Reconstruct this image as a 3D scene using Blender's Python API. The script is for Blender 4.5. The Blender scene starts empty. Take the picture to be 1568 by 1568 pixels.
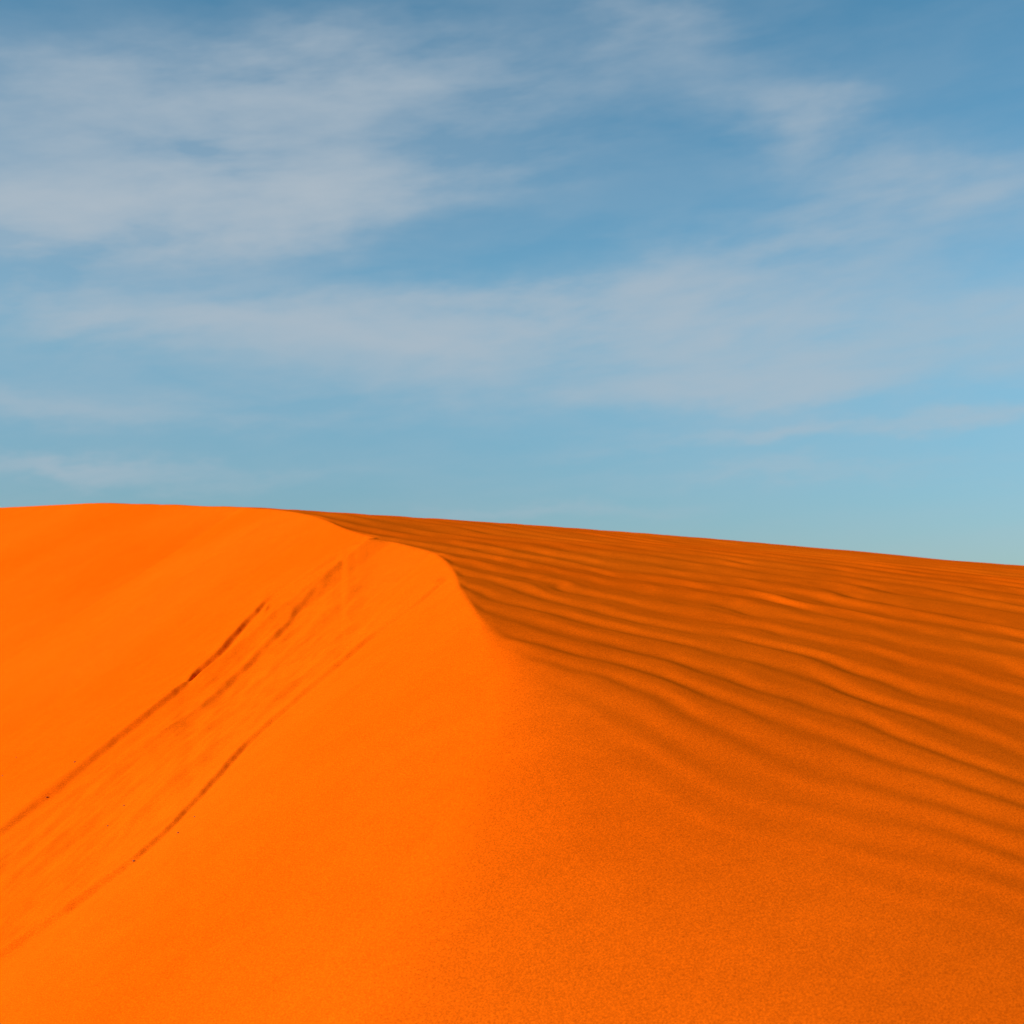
import bpy, math
import numpy as np
from mathutils import Vector

scene = bpy.context.scene
scene.view_settings.view_transform = 'Standard'
scene.view_settings.look = 'None'
scene.view_settings.exposure = 0
EYE = 1.7
PITCH = math.atan(0.09)
T = 0.36
SUN = np.array([-0.88, -0.28, 0.345]); SUN = SUN/np.linalg.norm(SUN)

def ray(px, py):
    u = (px-784)/784; v = (784-py)/784
    c, s = math.cos(PITCH), math.sin(PITCH)
    d = np.array([T*u, c - T*v*s, s + T*v*c])
    return d/d[1]

# ---------------------------------------------------------------- numpy noise
rng = np.random.RandomState(7)
PERM = rng.permutation(256); PERM = np.concatenate([PERM, PERM])
ANG = rng.rand(256)*2*np.pi
GX, GY = np.cos(ANG), np.sin(ANG)
def gnoise(x, y):
    xi = np.floor(x).astype(np.int64); yi = np.floor(y).astype(np.int64)
    xf = x-xi; yf = y-yi
    xi &= 255; yi &= 255
    u = xf*xf*xf*(xf*(xf*6-15)+10); v = yf*yf*yf*(yf*(yf*6-15)+10)
    def g(ix, iy, dx, dy):
        h = PERM[PERM[ix & 255] + (iy & 255)]
        return GX[h]*dx + GY[h]*dy
    a = g(xi, yi, xf, yf); b = g(xi+1, yi, xf-1, yf)
    c = g(xi, yi+1, xf, yf-1); d = g(xi+1, yi+1, xf-1, yf-1)
    return (a*(1-u)+b*u)*(1-v) + (c*(1-u)+d*u)*v
def fbm(x, y, o=3):
    s = 0; a = 1
    for i in range(o):
        s = s + a*gnoise(x*2**i+17.3*i, y*2**i+5.1*i); a *= .5
    return s
def sstep(a, b, x):
    t = np.clip((x-a)/(b-a), 0, 1); return t*t*(3-2*t)

# ---------------------------------------------------------------- dune shape
HH, MM = 0.4, 4.2
YT = 27.0
CC = HH/YT**2 + 2*MM/YT**3
GG = 0.0794 + HH/YT + MM/YT**2 + CC*YT
def W(x, y):                      # windward flank
    ys = np.maximum(y, 3.0)
    w = EYE + GG*ys - HH - MM/ys - CC*ys*ys + 0.35*np.minimum(y-3.0, 0)
    f = np.clip(y-60, 0, 90); w = w - .001*f*f - .2*np.maximum(y-150, 0)
    gx = -0.0776 - 0.05*sstep(9, 3.5, y)*sstep(-1, 1.5, x)
    g = np.clip(np.abs(x)-50, 0, 60)
    return w + gx*80*np.tanh(x/80) - .003*g*g - .3*np.maximum(np.abs(x)-110, 0)

D = np.array([-0.63, -0.777]); D /= np.linalg.norm(D)   # fall direction of slip face
N = np.array([-D[1], D[0]])
SL = 0.6
def on_W(px, py):
    r = ray(px, py)
    ys = np.linspace(2.6, 24, 8000)
    dz = (EYE + r[2]*ys) - W(r[0]*ys, ys)
    i = np.where(dz < 0)[0]
    y = ys[i[0]] if len(i) else 22.
    return r[0]*y, y, EYE + r[2]*y
crest = []
y558 = on_W(558, 824)[1]
for px, py, dist in [(-300, 795, 47), (0, 777, 32), (70, 774, 29.5), (140, 770, 27.3), (220, 772, 25.2), (300, 774.5, 23.4), (370, 777, 22.0), (430, 780.5, y558+5.0),
                     (470, 788, y558+4.0), (500, 797, y558+3.0), (530, 811, y558+1.6)]:
    r = ray(px, py); crest.append((r[0]*dist, dist, EYE + r[2]*dist))
for px, py in [(558, 824), (575, 824), (600, 829), (640, 839), (664, 846), (682, 860), (696, 878),
               (702, 897), (714, 915), (728, 937), (742, 957), (768, 982), (802, 1012), (862, 1065), (920, 1170),
               (960, 1320), (980, 1450), (995, 1568), (1000, 1750)]:
    crest.append(on_W(px, py))
crest = np.array(crest)
cq = crest[:, :2] @ N; cr = crest[:, :2] @ D
o = np.argsort(cq); cq = cq[o]; cr = cr[o]; cz = crest[o, 2]
cd = cz - W(crest[o, 0], crest[o, 1])
QT = np.linspace(-80, 6, 8600)
def smooth(a, sig):
    n = int(sig*4/(QT[1]-QT[0])); k = np.exp(-.5*(np.arange(-n, n+1)*(QT[1]-QT[0])/sig)**2); k /= k.sum()
    return np.convolve(np.pad(a, n, mode='edge'), k, mode='valid')
RC = np.interp(QT, cq, cr); KC = np.interp(QT, cq, cz + SL*cr); DC = smooth(np.interp(QT, cq, cd), .3)
KC1 = smooth(KC, .03); KC2 = smooth(KC, .8)

def base(x, y, full=False):
    q = x*N[0] + y*N[1]; r = x*D[0] + y*D[1]
    w = W(x, y) + np.interp(q, QT, DC)
    dist = r - np.interp(q, QT, RC)
    t = sstep(0, 6, dist)*.6
    K = np.interp(q, QT, KC1)*(1-t) + np.interp(q, QT, KC2)*t
    S = K - SL*r
    k = .015 + .10*sstep(-5.6, -4.4, q) + 1.15*sstep(-4.7, -2.3, q)
    h = np.clip(.5+.5*(S-w)/k, 0, 1)
    z = S*(1-h) + w*h - k*h*(1-h)
    b = -3.0
    k2 = 1.5
    h2 = np.clip(.5+.5*(z-b)/k2, 0, 1)
    z = b*(1-h2) + z*h2 + k2*h2*(1-h2)
    if full: return z, q, r, S-w, dist, k
    return z
def hit(px, py, fn=base):
    rr = ray(px, py); ys = np.linspace(2.6, 70, 14000)
    dz = (EYE + rr[2]*ys) - fn(rr[0]*ys, ys)
    i = np.where(dz < 0)[0]
    y = ys[i[0]] if len(i) else 30.
    return rr[0]*y, y, EYE+rr[2]*y
def line(pts):
    # refine the survey between the listed points so the trace follows the surface
    pp = []
    for k in range(len(pts)-1):
        for t in np.linspace(0, 1, 5)[:-1]:
            pp.append([pts[k][j]*(1-t)+pts[k+1][j]*t for j in range(3)])
    pp.append(pts[-1])
    P = np.array([hit(p[0], p[1]) for p in pp]); A = np.array([p[2] for p in pp])
    a = P[:, 0]/P[:, 1]; o = np.argsort(a)
    aa = np.linspace(a.min(), a.max(), 1500)
    yy = np.interp(aa, a[o], P[o, 1])
    kk = np.exp(-.5*(np.arange(-45, 46)/15.)**2); kk /= kk.sum()
    yy = np.convolve(np.pad(yy, 45, mode='edge'), kk, mode='valid')
    m = np.gradient(yy, aa)/yy
    m = np.convolve(np.pad(m, 45, mode='edge'), kk, mode='valid')
    return aa, yy, np.sqrt(1+m*m), np.interp(aa, a[o], A[o])
L0 = line([(556, 829, .020), (520, 850, .030), (470, 882, .032), (410, 915, .030), (370, 955, .015), (330, 1000, .0)])
L1 = line([(554, 831, .020), (520, 850, .032), (470, 882, .034), (410, 915, .040), (370, 955, .050), (330, 1000, .050), (275, 1050, .042), (220, 1095, .032), (165, 1140, .026), (70, 1220, .026), (0, 1275, .024), (-150, 1390, .01)])
L2 = line([(688, 886, .024), (640, 925, .026), (570, 975, .028), (510, 1025, .035), (445, 1080, .037), (380, 1135, .032), (310, 1210, .034), (250, 1275, .040), (205, 1315, .042), (100, 1395, .050), (0, 1465, .052), (-150, 1570, .03)])
L3 = line([(535, 845, .018), (480, 905, .026), (440, 960, .024), (400, 1000, .024), (310, 1085, .024), (200, 1165, .024), (60, 1255, .022), (-80, 1350, .01)])
L4 = line([(680, 886, .014), (600, 938, .014), (500, 1008, .014), (380, 1105, .018), (280, 1190, .024), (200, 1262, .028), (100, 1340, .024), (0, 1415, .02)])

def height(x, y):
    z, q, r, sw, dist, k = base(x, y, True)
    # slip-face avalanche marks
    ms = sstep(.0, .25, dist)*sstep(60, 40, y)
    ms2 = sstep(.0, 2.5, dist)*sstep(60, 40, y)
    wob = .06*fbm(r*.8, q*.4, 4) + .03*gnoise(r*4, q*2) + .012*gnoise(r*11, q*3)
    brk = np.clip(1+.6*fbm(r*1.3+31, q*.2, 3), .75, 1.2)
    wd = .036 + .0040*np.clip(y, 0, 40)
    ys = np.maximum(y, .5); az = x/ys
    def dl(L):
        ok = (az > L[0][0])*(az < L[0][-1])*(y > 1)
        d = (np.interp(az, L[0], L[1]) - y)/np.interp(az, L[0], L[2]) + wob
        return d, np.interp(az, L[0], L[3])*brk*ok*sstep(L[0][-1], L[0][-1]-.006, az)
    gro = lambda d, c: -.25*np.exp(-((d-c*wd)/(.55*wd))**2)
    d0, A0 = dl(L0); z = z + ms*A0*np.exp(-((d0-.10)/.14)**2)*0.6
    d1, A1 = dl(L1); z = z - ms*A1*sstep(-.5, .5, d1/wd)*np.exp(-np.maximum(d1, 0)/.5)
    z = z + ms*A1*(.3*np.exp(-((d1+.8*wd)/(1.2*wd))**2) + gro(d1, .5))
    d3, A3 = dl(L3); z = z - ms*A3*sstep(-.5, .5, d3/wd)*np.exp(-np.maximum(d3, 0)/.35)
    z = z + ms*A3*.3*np.exp(-(d3/(1.5*wd))**2)
    d2, A2 = dl(L2); z = z + ms*A2*(np.exp(np.minimum(d2, 0)/.22)*sstep(.5, -.5, d2/wd) + gro(d2, .6))
    d4, A4 = dl(L4); z = z + ms*A4*np.exp(-(d4/.1)**2)
    zone = ms*sstep(0, .4, d1)*sstep(.0, -.4, d2)*(y > 4)*(az < -.03)*sstep(.2, 1., dist)
    z = z + zone*(.060*fbm(q*1.5, r*.7, 4) + .022*fbm(q*4.0, r*2.6, 3))
    # broad undulation of the slip face
    z = z + ms2*(.09*fbm(q*.3+9, r*.13, 3) + .012*fbm(q*1.2, r*.6+3, 3))
    # wind ripples : trains fan out, wavelength grows away from the foot
    Y0 = y + 1.1*x
    for _ in range(8):
        s = np.interp(Y0, [5.6, 7.0, 8.6, 12.0, 18], [.72, .92, 1.15, 1.45, 1.6]); Y0 = .5*Y0 + .5*(y + s*x)
    fade = Y0 + .4*gnoise(x*.6, y*.5)
    Y0 = Y0 + .30*gnoise(x*.55+3, y*.4)
    LR = .43
    lam = np.clip(LR + .13*(Y0-7), .34, 1.6)
    LT = 7 + (1.6-LR)/.13
    lo = lambda Y: np.log(np.clip(LR+.13*(Y-7), .34, None))/.13
    YB = 7 - (LR-.34)/.13
    p0 = np.where(Y0 < LT, lo(Y0), lo(LT) + (Y0-LT)/1.6) + np.minimum(Y0-YB, 0)/.34
    mw = sstep(0, .05+.25*k, sw)*sstep(5.0, 7.6, fade)*sstep(70, 30, y)
    fr = sstep(20, 10, y)
    ph = p0 + .44*gnoise(x*.7+3, y*.42) + (.10+.18*fr)*gnoise(x*1.7, y*.9+7) + .14*fr*gnoise(x*4, y*2.4)
    lp = lam/np.sqrt(1+s*s)
    am = .0130*lp*(1+.9*gnoise(x*1.0+40, y*.6+3))
    wv = np.sin(2*np.pi*ph) + .11*np.sin(4*np.pi*ph+.6)
    wv2 = np.sin(2*np.pi*(ph*1.9+.5*gnoise(x*1.5+8, y*.8)))
    z = z + mw*am*(wv + .18*wv2)
    z = z + .010*fbm(x*.45, y*.35, 2)
    # desert floor beyond the dune
    far = sstep(90, 220, np.hypot(x, y))
    z = z + far*(1.8*fbm(x*.012, y*.012, 3))
    return z

# ---------------------------------------------------------------- terrain sheet
ph = np.concatenate([np.linspace(-math.radians(23), math.radians(23), 1050),
                     np.linspace(math.radians(23), math.radians(50), 140)[1:],
                     np.linspace(math.radians(50), math.radians(310), 90)[1:],
                     np.linspace(math.radians(310), math.radians(337), 140)[1:-1]])
rad = np.concatenate([np.linspace(.5, 3, 50)[:-1], np.exp(np.linspace(math.log(3), math.log(45), 1200)),
                      np.exp(np.linspace(math.log(45), math.log(4000), 150))[1:]])
P, R = np.meshgrid(ph, rad)
X = R*np.sin(P); Y = R*np.cos(P)
Z = height(X.ravel(), Y.ravel())
co = np.column_stack([X.ravel(), Y.ravel(), Z])
nr, nc = X.shape
co = np.vstack([co, [[0, 0, float(height(np.array([0.]), np.array([0.]))[0])]]])
i = np.arange(nr-1)[:, None]*nc; j = np.arange(nc)[None, :]; j2 = (j+1) % nc
quads = np.stack([i+j, i+nc+j, i+nc+j2, i+j2], -1).reshape(-1, 4)
jj = np.arange(nc); tris = np.stack([np.full(nc, len(co)-1), (jj+1) % nc, jj], -1)
def facing(vs):
    a, b, c = co[vs[0]], co[vs[1]], co[vs[2]]; return np.cross(b-a, c-a)[2]
if facing(quads[len(quads)//2]) < 0: quads = quads[:, ::-1]
if facing(tris[10]) < 0: tris = tris[:, ::-1]
me = bpy.data.meshes.new("sand_dune")
me.vertices.add(len(co)); me.vertices.foreach_set("co", co.astype(np.float32).ravel())
me.loops.add(quads.size + tris.size)
me.loops.foreach_set("vertex_index", np.concatenate([quads.ravel(), tris.ravel()]).astype(np.int32))
nq, nt = len(quads), len(tris)
me.polygons.add(nq+nt)
me.polygons.foreach_set("loop_start", np.concatenate([np.arange(nq)*4, nq*4+np.arange(nt)*3]).astype(np.int32))
me.polygons.foreach_set("use_smooth", np.ones(nq+nt, dtype=bool))
me.update(calc_edges=True)
dune = bpy.data.objects.new("sand_dune", me); scene.collection.objects.link(dune)

# ---------------------------------------------------------------- sand material
m = bpy.data.materials.new("sand"); m.use_nodes = True
nt_ = m.node_tree; nd = nt_.nodes; lk = nt_.links
b = nd["Principled BSDF"]; b.inputs["Roughness"].default_value = 1; b.inputs["Specular IOR Level"].default_value = 0
tc = nd.new("ShaderNodeTexCoord")
def noise(scale, detail=2, rough=.5):
    n = nd.new("ShaderNodeTexNoise"); n.inputs["Scale"].default_value = scale; n.inputs["Detail"].default_value = detail
    n.inputs["Roughness"].default_value = rough
    lk.new(tc.outputs["Object"], n.inputs["Vector"]); return n
big = noise(.35, 2); grain = noise(170, 1, .75); mid = noise(4, 4, .7)
r1 = nd.new("ShaderNodeValToRGB"); lk.new(big.outputs[0], r1.inputs[0])
r1.color_ramp.elements[0].position = .35; r1.color_ramp.elements[0].color = (.87, .110, .0012, 1)
r1.color_ramp.elements[1].position = .65; r1.color_ramp.elements[1].color = (.88, .124, .0020, 1)
r2 = nd.new("ShaderNodeMapRange"); lk.new(grain.outputs[0], r2.inputs[0])
r2.inputs[1].default_value = .3; r2.inputs[2].default_value = .7; r2.inputs[3].default_value = .66; r2.inputs[4].default_value = 1.34
r3 = nd.new("ShaderNodeMapRange"); lk.new(mid.outputs[0], r3.inputs[0])
r3.inputs[1].default_value = .3; r3.inputs[2].default_value = .7; r3.inputs[3].default_value = .95; r3.inputs[4].default_value = 1.05
mu = nd.new("ShaderNodeMath"); mu.operation = 'MULTIPLY'; lk.new(r2.outputs[0], mu.inputs[0]); lk.new(r3.outputs[0], mu.inputs[1])
vm = nd.new("ShaderNodeVectorMath"); vm.operation = 'SCALE'; lk.new(r1.outputs[0], vm.inputs[0]); lk.new(mu.outputs[0], vm.inputs["Scale"])
lk.new(vm.outputs[0], b.inputs["Base Color"])
bp = nd.new("ShaderNodeBump"); bp.inputs["Strength"].default_value = .15; bp.inputs["Distance"].default_value = .003
lk.new(grain.outputs[0], bp.inputs["Height"]); lk.new(bp.outputs[0], b.inputs["Normal"])
me.materials.append(m)

# ---------------------------------------------------------------- scattered specks of debris on the slip face
PV, PF = [], []
ico = [(0, 0, 1), (.89, 0, .45), (.28, .85, .45), (-.72, .53, .45), (-.72, -.53, .45), (.28, -.85, .45),
       (.72, .53, -.45), (-.28, .85, -.45), (-.89, 0, -.45), (-.28, -.85, -.45), (.72, -.53, -.45), (0, 0, -1)]
icf = [(0, 1, 2), (0, 2, 3), (0, 3, 4), (0, 4, 5), (0, 5, 1), (1, 6, 2), (2, 7, 3), (3, 8, 4), (4, 9, 5), (5, 10, 1),
       (6, 7, 2), (7, 8, 3), (8, 9, 4), (9, 10, 5), (10, 6, 1), (11, 7, 6), (11, 8, 7), (11, 9, 8), (11, 10, 9), (11, 6, 10)]
for px, py, sz in [(165, 1265, .006), (190, 1234, .007), (205, 1319, .007), (273, 1276, .008), (298, 1251, .005), (115, 1167, .007), (72, 1221, .007),
                   (25, 1160, .006), (4, 1188, .006)]:
    p = hit(px, py, height)
    st = rng.uniform(.7, 1.8); an = rng.uniform(0, 3.1)
    n0 = len(PV)
    for v in ico:
        v = np.array(v)*rng.uniform(.75, 1.2)
        vx, vy = v[0]*st, v[1]
        PV.append((p[0] + sz*(vx*math.cos(an)-vy*math.sin(an)), p[1] + sz*(vx*math.sin(an)+vy*math.cos(an)), p[2] + sz*(.8*v[2]+.3)))
    PF += [tuple(n0+k for k in f) for f in icf]
pm = bpy.data.meshes.new("pebbles"); pm.from_pydata(PV, [], PF); pm.update()
po = bpy.data.objects.new("pebbles", pm); scene.collection.objects.link(po)
pmat = bpy.data.materials.new("dark_pebble"); pmat.use_nodes = True
pb = pmat.node_tree.nodes["Principled BSDF"]; pb.inputs["Roughness"].default_value = .8
pn = pmat.node_tree.nodes.new("ShaderNodeTexNoise"); pn.inputs["Scale"].default_value = 40
pr = pmat.node_tree.nodes.new("ShaderNodeValToRGB"); pr.color_ramp.elements[0].color = (.12, .03, .006, 1); pr.color_ramp.elements[1].color = (.25, .06, .01, 1)
pmat.node_tree.links.new(pn.outputs[0], pr.inputs[0]); pmat.node_tree.links.new(pr.outputs[0], pb.inputs["Base Color"])
pm.materials.append(pmat)

# ---------------------------------------------------------------- sky + clouds
w = bpy.data.worlds.new("World"); scene.world = w; w.use_nodes = True
w.cycles.sampling_method = 'MANUAL'; w.cycles.sample_map_resolution = 256
nt_ = w.node_tree; nd = nt_.nodes; lk = nt_.links
bg = nd["Background"]; bg.inputs["Strength"].default_value = .1
sky = nd.new("ShaderNodeTexSky"); sky.sky_type = 'NISHITA'; sky.sun_disc = False
sky.sun_elevation = math.asin(SUN[2]); sky.sun_rotation = math.atan2(SUN[0], SUN[1])
sky.air_density = 1.0; sky.dust_density = .2; sky.ozone_density = 2.0
tc = nd.new("ShaderNodeTexCoord"); sp = nd.new("ShaderNodeSeparateXYZ"); lk.new(tc.outputs["Generated"], sp.inputs[0])
def M(op, a, b_=None, c=None, clamp=False):
    n = nd.new("ShaderNodeMath"); n.operation = op; n.use_clamp = clamp
    for k, v in enumerate([a, b_, c]):
        if v is None: continue
        if isinstance(v, (int, float)): n.inputs[k].default_value = v
        else: lk.new(v, n.inputs[k])
    return n.outputs[0]
az = M('ARCTAN2', sp.outputs[0], sp.outputs[1]); el = M('ARCSINE', sp.outputs[2])
cv = nd.new("ShaderNodeCombineXYZ"); lk.new(az, cv.inputs[0]); lk.new(el, cv.inputs[1])
def wnoise(sx, sy, detail, rough, off, dist=0., rot=-5, src=None):
    mp = nd.new("ShaderNodeMapping"); mp.inputs["Scale"].default_value = (sx, sy, 1); mp.inputs["Location"].default_value = (off, off*.7, 0)
    rt = nd.new("ShaderNodeMapping"); rt.inputs["Rotation"].default_value = (0, 0, math.radians(rot))
    lk.new((src or cv).outputs[0], rt.inputs[0]); lk.new(rt.outputs[0], mp.inputs[0])
    n = nd.new("ShaderNodeTexNoise"); n.noise_dimensions = '2D'; n.inputs["Scale"].default_value = 1; n.inputs["Detail"].default_value = detail
    n.inputs["Roughness"].default_value = rough; n.inputs["Distortion"].default_value = dist
    lk.new(mp.outputs[0], n.inputs["Vector"]); return n.outputs[0]
wx = wnoise(9, 22, 4, .6, 3.1); wy = wnoise(9, 22, 4, .6, 9.7)
azw = M('ADD', az, M('MULTIPLY', M('SUBTRACT', wx, .5), .12))
elw = M('ADD', el, M('MULTIPLY', M('SUBTRACT', wy, .5), .045))
cw = nd.new("ShaderNodeCombineXYZ"); lk.new(azw, cw.inputs[0]); lk.new(elw, cw.inputs[1])
def azel(px, py):
    r = ray(px, py); r = r/np.linalg.norm(r); return math.atan2(r[0], r[1]), math.asin(r[2])
blobs = [(360, 185, 350, 85, 8, .95), (40, 345, 290, 52, 3, 1.4), (430, 300, 260, 48, 6, 1.2), (570, 100, 130, 45, 0, .4), (850, 130, 230, 50, 5, .28),
         (760, 505, 420, 44, 2, 1.05), (880, 445, 150, 25, 5, .4), (1120, 400, 330, 45, 8, .65), (1235, 185, 110, 45, -12, .6), (1430, 275, 180, 42, -5, .55),
         (150, 475, 380, 38, 2, .85), (1300, 500, 420, 65, 3, .6), (1400, 645, 420, 14, 3, .55), (100, 718, 300, 14, 0, .55),
         (1180, 595, 300, 28, 2, .55), (870, 785, 160, 12, 0, .45), (100, 630, 350, 22, 2, .45), (985, 38, 110, 40, -15, .45), (100, 120, 300, 30, 4, .25),
         (1300, 720, 300, 12, 2, .25), (700, 580, 500, 32, 1, .35)]
S_ = T/784
tot = None
for px, py, rx, ry, rot, wt in blobs:
    a0, e0 = azel(px, py)
    mp = nd.new("ShaderNodeMapping"); mp.vector_type = 'TEXTURE'; mp.inputs["Location"].default_value = (a0, e0, 0)
    mp.inputs["Rotation"].default_value = (0, 0, math.radians(rot)); mp.inputs["Scale"].default_value = (rx*S_, ry*S_, 1)
    lk.new(cw.outputs[0], mp.inputs[0])
    dp = nd.new("ShaderNodeVectorMath"); dp.operation = 'DOT_PRODUCT'; lk.new(mp.outputs[0], dp.inputs[0]); lk.new(mp.outputs[0], dp.inputs[1])
    g = M('EXPONENT', M('MULTIPLY', dp.outputs["Value"], -.8))
    tot = M('MULTIPLY', g, wt) if tot is None else M('MULTIPLY_ADD', g, wt, tot)
n1 = wnoise(6, 22, 5, .52, 1.3, .15, -6)
n2 = wnoise(22, 80, 3, .6, 5.3, .1, -9)
nn = M('ADD', M('MULTIPLY', n1, .86), M('MULTIPLY', n2, .14))
nm = nd.new("ShaderNodeMapRange"); lk.new(nn, nm.inputs[0]); nm.inputs[1].default_value = .35; nm.inputs[2].default_value = .64
nm.inputs[3].default_value = .38; nm.inputs[4].default_value = 1.25
dens = M('MULTIPLY', M('ADD', tot, .12), nm.outputs[0])
dens = M('SUBTRACT', 1, M('EXPONENT', M('MULTIPLY', dens, -1.2)))
# air colour: nishita corrected towards the clear desert blue
cr_ = nd.new("ShaderNodeValToRGB"); lk.new(M('MULTIPLY', el, 2.0, clamp=True), cr_.inputs[0])
es = cr_.color_ramp.elements
es[0].position = .08; es[0].color = (.60, .78, .94, 1)
es[1].position = .85; es[1].color = (.38, .82, .86, 1)
e_ = es.new(.40); e_.color = (.54, .88, .90, 1)
sc = nd.new("ShaderNodeMix"); sc.data_type = 'RGBA'; sc.blend_type = 'MULTIPLY'; sc.inputs["Factor"].default_value = 1
lk.new(sky.outputs[0], sc.inputs["A"]); lk.new(cr_.outputs[0], sc.inputs["B"])
gain = nd.new("ShaderNodeVectorMath"); gain.operation = 'SCALE'; lk.new(sc.outputs["Result"], gain.inputs[0])
gr = nd.new("ShaderNodeMapRange"); lk.new(el, gr.inputs[0]); gr.inputs[1].default_value = .05; gr.inputs[2].default_value = .22
gr.inputs[3].default_value = 1.0; gr.inputs[4].default_value = 1.5; lk.new(gr.outputs[0], gain.inputs["Scale"])
mix = nd.new("ShaderNodeMix"); mix.data_type = 'RGBA'
lk.new(dens, mix.inputs["Factor"]); lk.new(gain.outputs[0], mix.inputs["A"]); mix.inputs["B"].default_value = (4.25, 5.0, 5.7, 1)
lk.new(mix.outputs["Result"], bg.inputs["Color"])

# ---------------------------------------------------------------- sun
sd = bpy.data.lights.new("sun", 'SUN'); sd.energy = 4.8; sd.angle = math.radians(.5); sd.color = (1, .94, .85)
so = bpy.data.objects.new("sun", sd); scene.collection.objects.link(so)
so.rotation_euler = Vector(SUN).to_track_quat('Z', 'Y').to_euler()

# ---------------------------------------------------------------- camera
cam = bpy.data.cameras.new("camera"); cam.lens = 50; cam.sensor_width = 36; cam.clip_end = 10000
cam.dof.use_dof = True; cam.dof.focus_distance = 9.5; cam.dof.aperture_fstop = 4.5
co_ = bpy.data.objects.new("camera", cam); scene.collection.objects.link(co_)
co_.location = (0, 0, EYE); co_.rotation_euler = (math.pi/2 + PITCH, 0, 0)
scene.camera = co_
